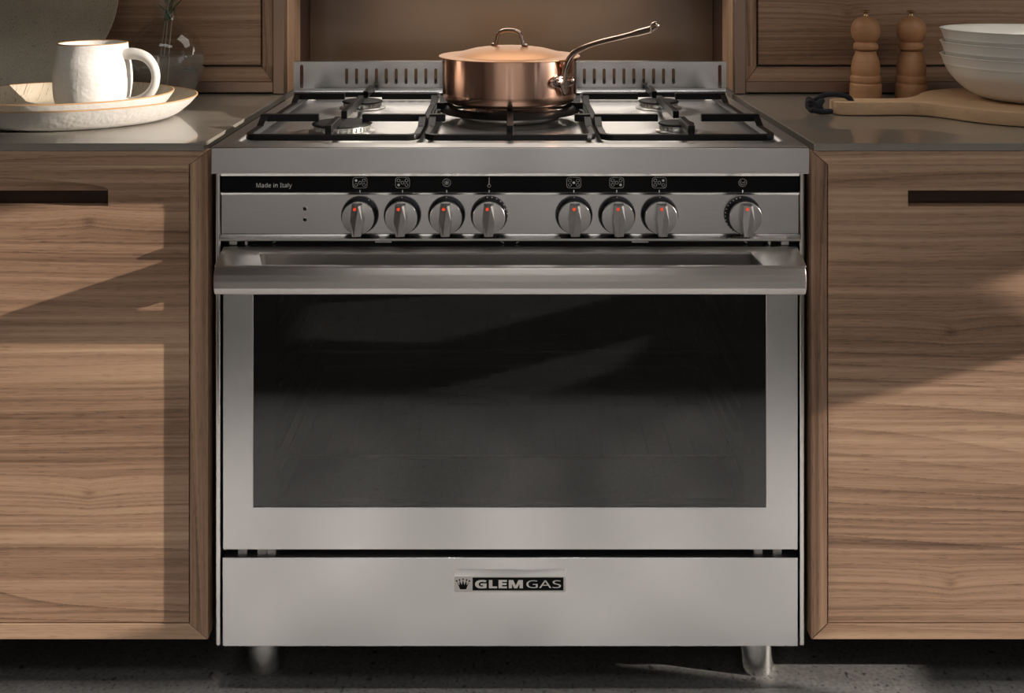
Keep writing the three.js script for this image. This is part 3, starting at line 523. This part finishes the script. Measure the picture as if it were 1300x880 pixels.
// ---------------------------------------------------------------- right worktop: mills, board, bowls
function mill(x, z, label) {
  const t = thing('pepper_mill', label, 'mill', [x, 0.8424, z]);
  const body = smoothPts([[0.0305, 0.0], [0.0312, 0.003], [0.0310, 0.028]], 6).concat([[0.0300, 0.0300], [0.0285, 0.0308]], smoothPts([[0.0285, 0.0312], [0.0303, 0.036], [0.0300, 0.0435], [0.0278, 0.0462]], 10), [[0.0272, 0.0470]], smoothPts([[0.0272, 0.0475], [0.0285, 0.054], [0.0280, 0.066], [0.0250, 0.080], [0.0212, 0.090], [0.0203, 0.096]], 20));
  const rot = aroundUV(lathe([[0, 0], ...body, [0, 0.096]], 64), 0.03); mesh('body', rot, M.mill, t);
  const head = smoothPts([[0.0215, 0.0985], [0.0240, 0.101], [0.0242, 0.108], [0.0222, 0.1115]], 10).concat([[0.0205, 0.1125], [0.0195, 0.1140]], smoothPts([[0.0195, 0.1145], [0.0245, 0.121], [0.0283, 0.133], [0.0278, 0.146], [0.0220, 0.158], [0.0120, 0.1645], [0.006, 0.1660]], 30));
  mesh('head', aroundUV(lathe([[0, 0.0972], [0.020, 0.0972], ...head, [0, 0.166]], 64), 0.03), M.mill, t);
  mesh('top_nut', lathe([[0.0052, 0.1662], [0.0052, 0.169], [0.0035, 0.1705], [0.0038, 0.174], [0.0085, 0.1755], [0.0088, 0.1775], [0.006, 0.1790], [0, 0.1793]], 32), M.brass, t, 'small brass nut');
}
mill(0.7235, -0.552, 'turned wooden pepper mill further from the bowls, beside the rope knot');
mill(0.8165, -0.552, 'turned wooden pepper mill nearer to the stacked bowls');
{
  const t = thing('chopping_board', 'round pale wooden chopping board with handle, under the stacked bowls', 'chopping board', [0.950, 0.8424, -0.352]);
  const R = 0.184, s = new THREE.Shape(); // outline in x and -z
  s.moveTo(-0.358, -0.020); s.bezierCurveTo(-0.352, -0.040, -0.300, -0.036, -0.262, -0.030); s.bezierCurveTo(-0.215, -0.028, -0.195, -0.035, -0.165, -0.082);
  s.absarc(0, 0, R, Math.PI + 0.46, Math.PI * 3 - 0.46, false);
  s.bezierCurveTo(-0.195, 0.035, -0.215, 0.022, -0.262, 0.022); s.bezierCurveTo(-0.300, 0.026, -0.352, 0.030, -0.358, 0.010); s.lineTo(-0.358, -0.020);
  const hole = new THREE.Path(); hole.absarc(-0.322, -0.004, 0.009, 0, Math.PI * 2, true); s.holes.push(hole);
  mesh('board', boxUV(flat(s, 0, 0.0235, 0.002, 40)), M.beech, t);
  const kn = []; const R2 = rng(4), kp = []; for (let i = 0; i < 16; i++) { const a = i * 2.1; kp.push(V(-0.392 + 0.016 * Math.cos(a) * (0.6 + R2() * 0.5), 0.0155 + 0.011 * Math.sin(a * 1.37) * (0.7 + 0.4 * R2()) , 0.004 + 0.013 * Math.sin(a) * (0.6 + R2() * 0.6))); }
  kn.push(tube(kp, 0.0050, 200, 8, true));
  kn.push(tube([V(-0.398, 0.008, 0.02), V(-0.385, 0.0055, 0.024), V(-0.366, 0.0055, 0.022)], 0.0050, 20, 8));
  kn.push(tube([V(-0.386, 0.024, -0.002), V(-0.368, 0.0325, 0.000), V(-0.345, 0.0335, 0.002), V(-0.330, 0.0300, 0.003), V(-0.322, 0.022, 0.004), V(-0.322, 0.008, 0.004)], 0.0048, 50, 8));
  mesh('rope_loop', kn, M.rope, t, 'dark knotted rope loop');
}
function bowl(y, label) {
  const t = thing('bowl', label, 'bowl', [0.962, y, -0.352], 'stacked white bowls');
  const R = 0.158, H = 0.0805;
  mesh('shell', lathe([...smoothPts([[0.0, 0.0], [0.060, 0.0], [0.084, 0.003], [0.112, 0.016], [0.139, 0.042], [0.150, 0.062]], 40), ...smoothPts([[0.1515, 0.0640], [0.1520, 0.068], [R - 0.002, H - 0.002], [R, H + 0.001], [R - 0.003, H + 0.0018]], 16), ...smoothPts([[R - 0.006, H - 0.001], [0.146, 0.062], [0.132, 0.042], [0.104, 0.019], [0.07, 0.009], [0, 0.008]], 40)], 120), M.porcelain, t);
}
bowl(0.8661, 'white bowl at the bottom of the stack, resting on the chopping board');
bowl(0.8903, 'white bowl in the middle of the stack of three');
bowl(0.9145, 'white bowl on top of the stack of three');

// ---------------------------------------------------------------- unseen wall cabinets above the frame, placed to shade the wall panels
for (const f of [-1, 1]) {
  const t = thing('unseen_wall_cabinet', f < 0 ? 'unseen walnut wall cabinet above the mug and vase, left of the hood' : 'unseen walnut wall cabinet above the mills and bowls, right of the hood', 'cabinet');
  const bx = (a, b, ...r) => f > 0 ? box(a, b, ...r) : box(-b, -a, ...r);
  mesh('carcass', boxUV(bx(0.50, 1.70, 1.225, 2.05, -0.618, -0.245)), M.carcass, t);
  mesh('door', boxUV(bx(0.502, 1.098, 1.227, 2.048, -0.2445, -0.222, 0.001), false, f < 0 ? 1.65 : -0.45), M.wallWood, t);
  mesh('door', boxUV(bx(1.102, 1.698, 1.227, 2.048, -0.2445, -0.222, 0.001), false, f < 0 ? 1.65 : -0.45), M.wallWood, t);
}

// ---------------------------------------------------------------- lamps (outside the frame)
{
  const hood = thing('unseen_range_hood', 'unseen extractor hood above the range, its warm panel lighting the hob', 'hood', [0, 1.42, -0.52]);  // out of view, placed to light the hob and pan from above
  mesh('hood_body', [box(-0.45, 0.45, 0.006, 0.10, -0.35, 0.12, 0.004), box(-0.16, 0.16, 0.10, 1.175, -0.35, -0.10, 0.003)], M.steelSoft, hood);
  mesh('light_panel', box(-0.40, 0.40, 0.0, 0.0055, -0.30, 0.10), M.panelLamp, hood);
  const l = new THREE.RectAreaLight(rgb(1.0, 0.88, 0.74), 2.2, 0.80, 0.40); l.position.set(0, -0.004, -0.10); l.rotation.x = -Math.PI / 2; hood.add(l);
}
{
  const p = thing('unseen_shelf_lamp', 'unseen slim lamp high in the niche, lighting the hob and brown glass', 'lamp', [0.003, 1.085, -0.80]);  // out of view, placed to brighten the hob rim and niche glass
  mesh('shelf', box(-0.472, 0.472, 0.012, 0.030, -0.076, 0.10, 0.002), M.jamb, p);
  mesh('lamp_bar', profileX([[-0.02, -0.010], [0.055, 0.0115], [-0.02, 0.0115]], -0.32, 0.32, 0.3), M.panelLamp, p);
  const l = new THREE.RectAreaLight(rgb(1.0, 0.90, 0.78), 4.8, 0.62, 0.075); l.position.set(0, -0.003, 0.020); l.rotation.x = -Math.PI / 2 - 0.28; p.add(l);
}
{
  const p = thing('unseen_cabinet_lamp', 'unseen slim lamp under the right wall cabinet, lighting the bowls', 'lamp', [1.08, 1.2185, -0.262]);  // out of view, placed to brighten the bowls, board and mills
  mesh('lamp_body', box(-0.27, 0.27, 0, 0.006, -0.028, 0.028, 0.001), M.alloy, p); mesh('lamp_bar', box(-0.25, 0.25, -0.003, -0.0002, -0.02, 0.02), M.panelLamp, p);
  const l = new THREE.RectAreaLight(rgb(1.0, 0.93, 0.82), 9, 0.5, 0.04); l.position.set(0, -0.005, 0); l.rotation.x = -Math.PI / 2; p.add(l);
}
{
  const p = thing('added_ceiling_panel', 'added flat ceiling fill panel before the range, out of view', 'fill lamp', [0, 2.6, 1.38]);  // added as soft fill for the cabinet fronts and worktops
  mesh('frame', [box(-0.92, 0.92, -0.02, 0, -0.32, -0.30), box(-0.92, 0.92, -0.02, 0, 0.30, 0.32), box(-0.92, -0.90, -0.02, 0, -0.30, 0.30), box(0.90, 0.92, -0.02, 0, -0.30, 0.30)], M.alloy, p);
  mesh('diffuser', box(-0.90, 0.90, -0.012, -0.004, -0.30, 0.30), M.panelLamp, p);
  const l = new THREE.RectAreaLight(rgb(1.0, 0.975, 0.94), 2.3, 1.78, 0.58); l.position.set(0, -0.016, 0); l.rotation.x = -Math.PI / 2; p.add(l);
}
for (const [x, nth] of [[-1.05, 'leftmost'], [-0.75, 'second from the left'], [-0.45, 'third from the left'], [-0.15, 'fourth from the left'], [0.15, 'fourth from the right'], [0.45, 'third from the right'], [0.75, 'second from the right'], [1.05, 'rightmost']]) {                // unseen downlights, placed so the steel mirrors a bright floor
  const d = thing('unseen_downlight', `unseen ceiling spot lighting the floor before the range, ${nth} of the row`, 'unseen_downlight', [x, 2.6, 0.525], 'unseen ceiling downlights');
  mesh('can', lathe([[0.045, -0.004], [0.055, -0.004], [0.055, -0.001], [0.045, -0.001]], 40), M.steelSoft, d);
  mesh('lamp_disc', cyl(0.044, 0.044, 0.003, 32).translate(0, -0.003, 0), M.lamp, d);
  const l = new THREE.SpotLight(rgb(1.0, 0.955, 0.92), 25, 0, 13.0 * Math.PI / 180, 0.16, 2); l.position.set(0, -0.012, 0); l.target.position.set(0, -2.6, 0); l.castShadow = true; l.shadow.radius = 2; d.add(l, l.target);
}
[-0.75, 0, 0.75].forEach((x, k) => {                                // unseen spots brightening the wall behind the camera, mirrored in the steel
  const d = thing('unseen_wall_washer', ['unseen ceiling spot washing the left of the pale front wall', 'unseen ceiling spot washing the middle of the pale front wall', 'unseen ceiling spot washing the right of the pale front wall'][k], 'spotlight', [x, 2.6, 1.62]);
  mesh('can', lathe([[0.045, -0.004], [0.055, -0.004], [0.055, -0.001], [0.045, -0.001]], 40), M.steelSoft, d);
  mesh('lamp_disc', cyl(0.044, 0.044, 0.003, 32).translate(0, -0.003, 0), M.lamp, d);
  const l = new THREE.SpotLight(rgb(1.0, 0.97, 0.93), 18.5, 0, 17 * Math.PI / 180, 0.7, 2); l.position.set(0, -0.012, 0); l.target.position.set(0, -2.12, 0.78); l.castShadow = true; l.shadow.radius = 2; d.add(l, l.target);
});
renderer.render(scene, camera);
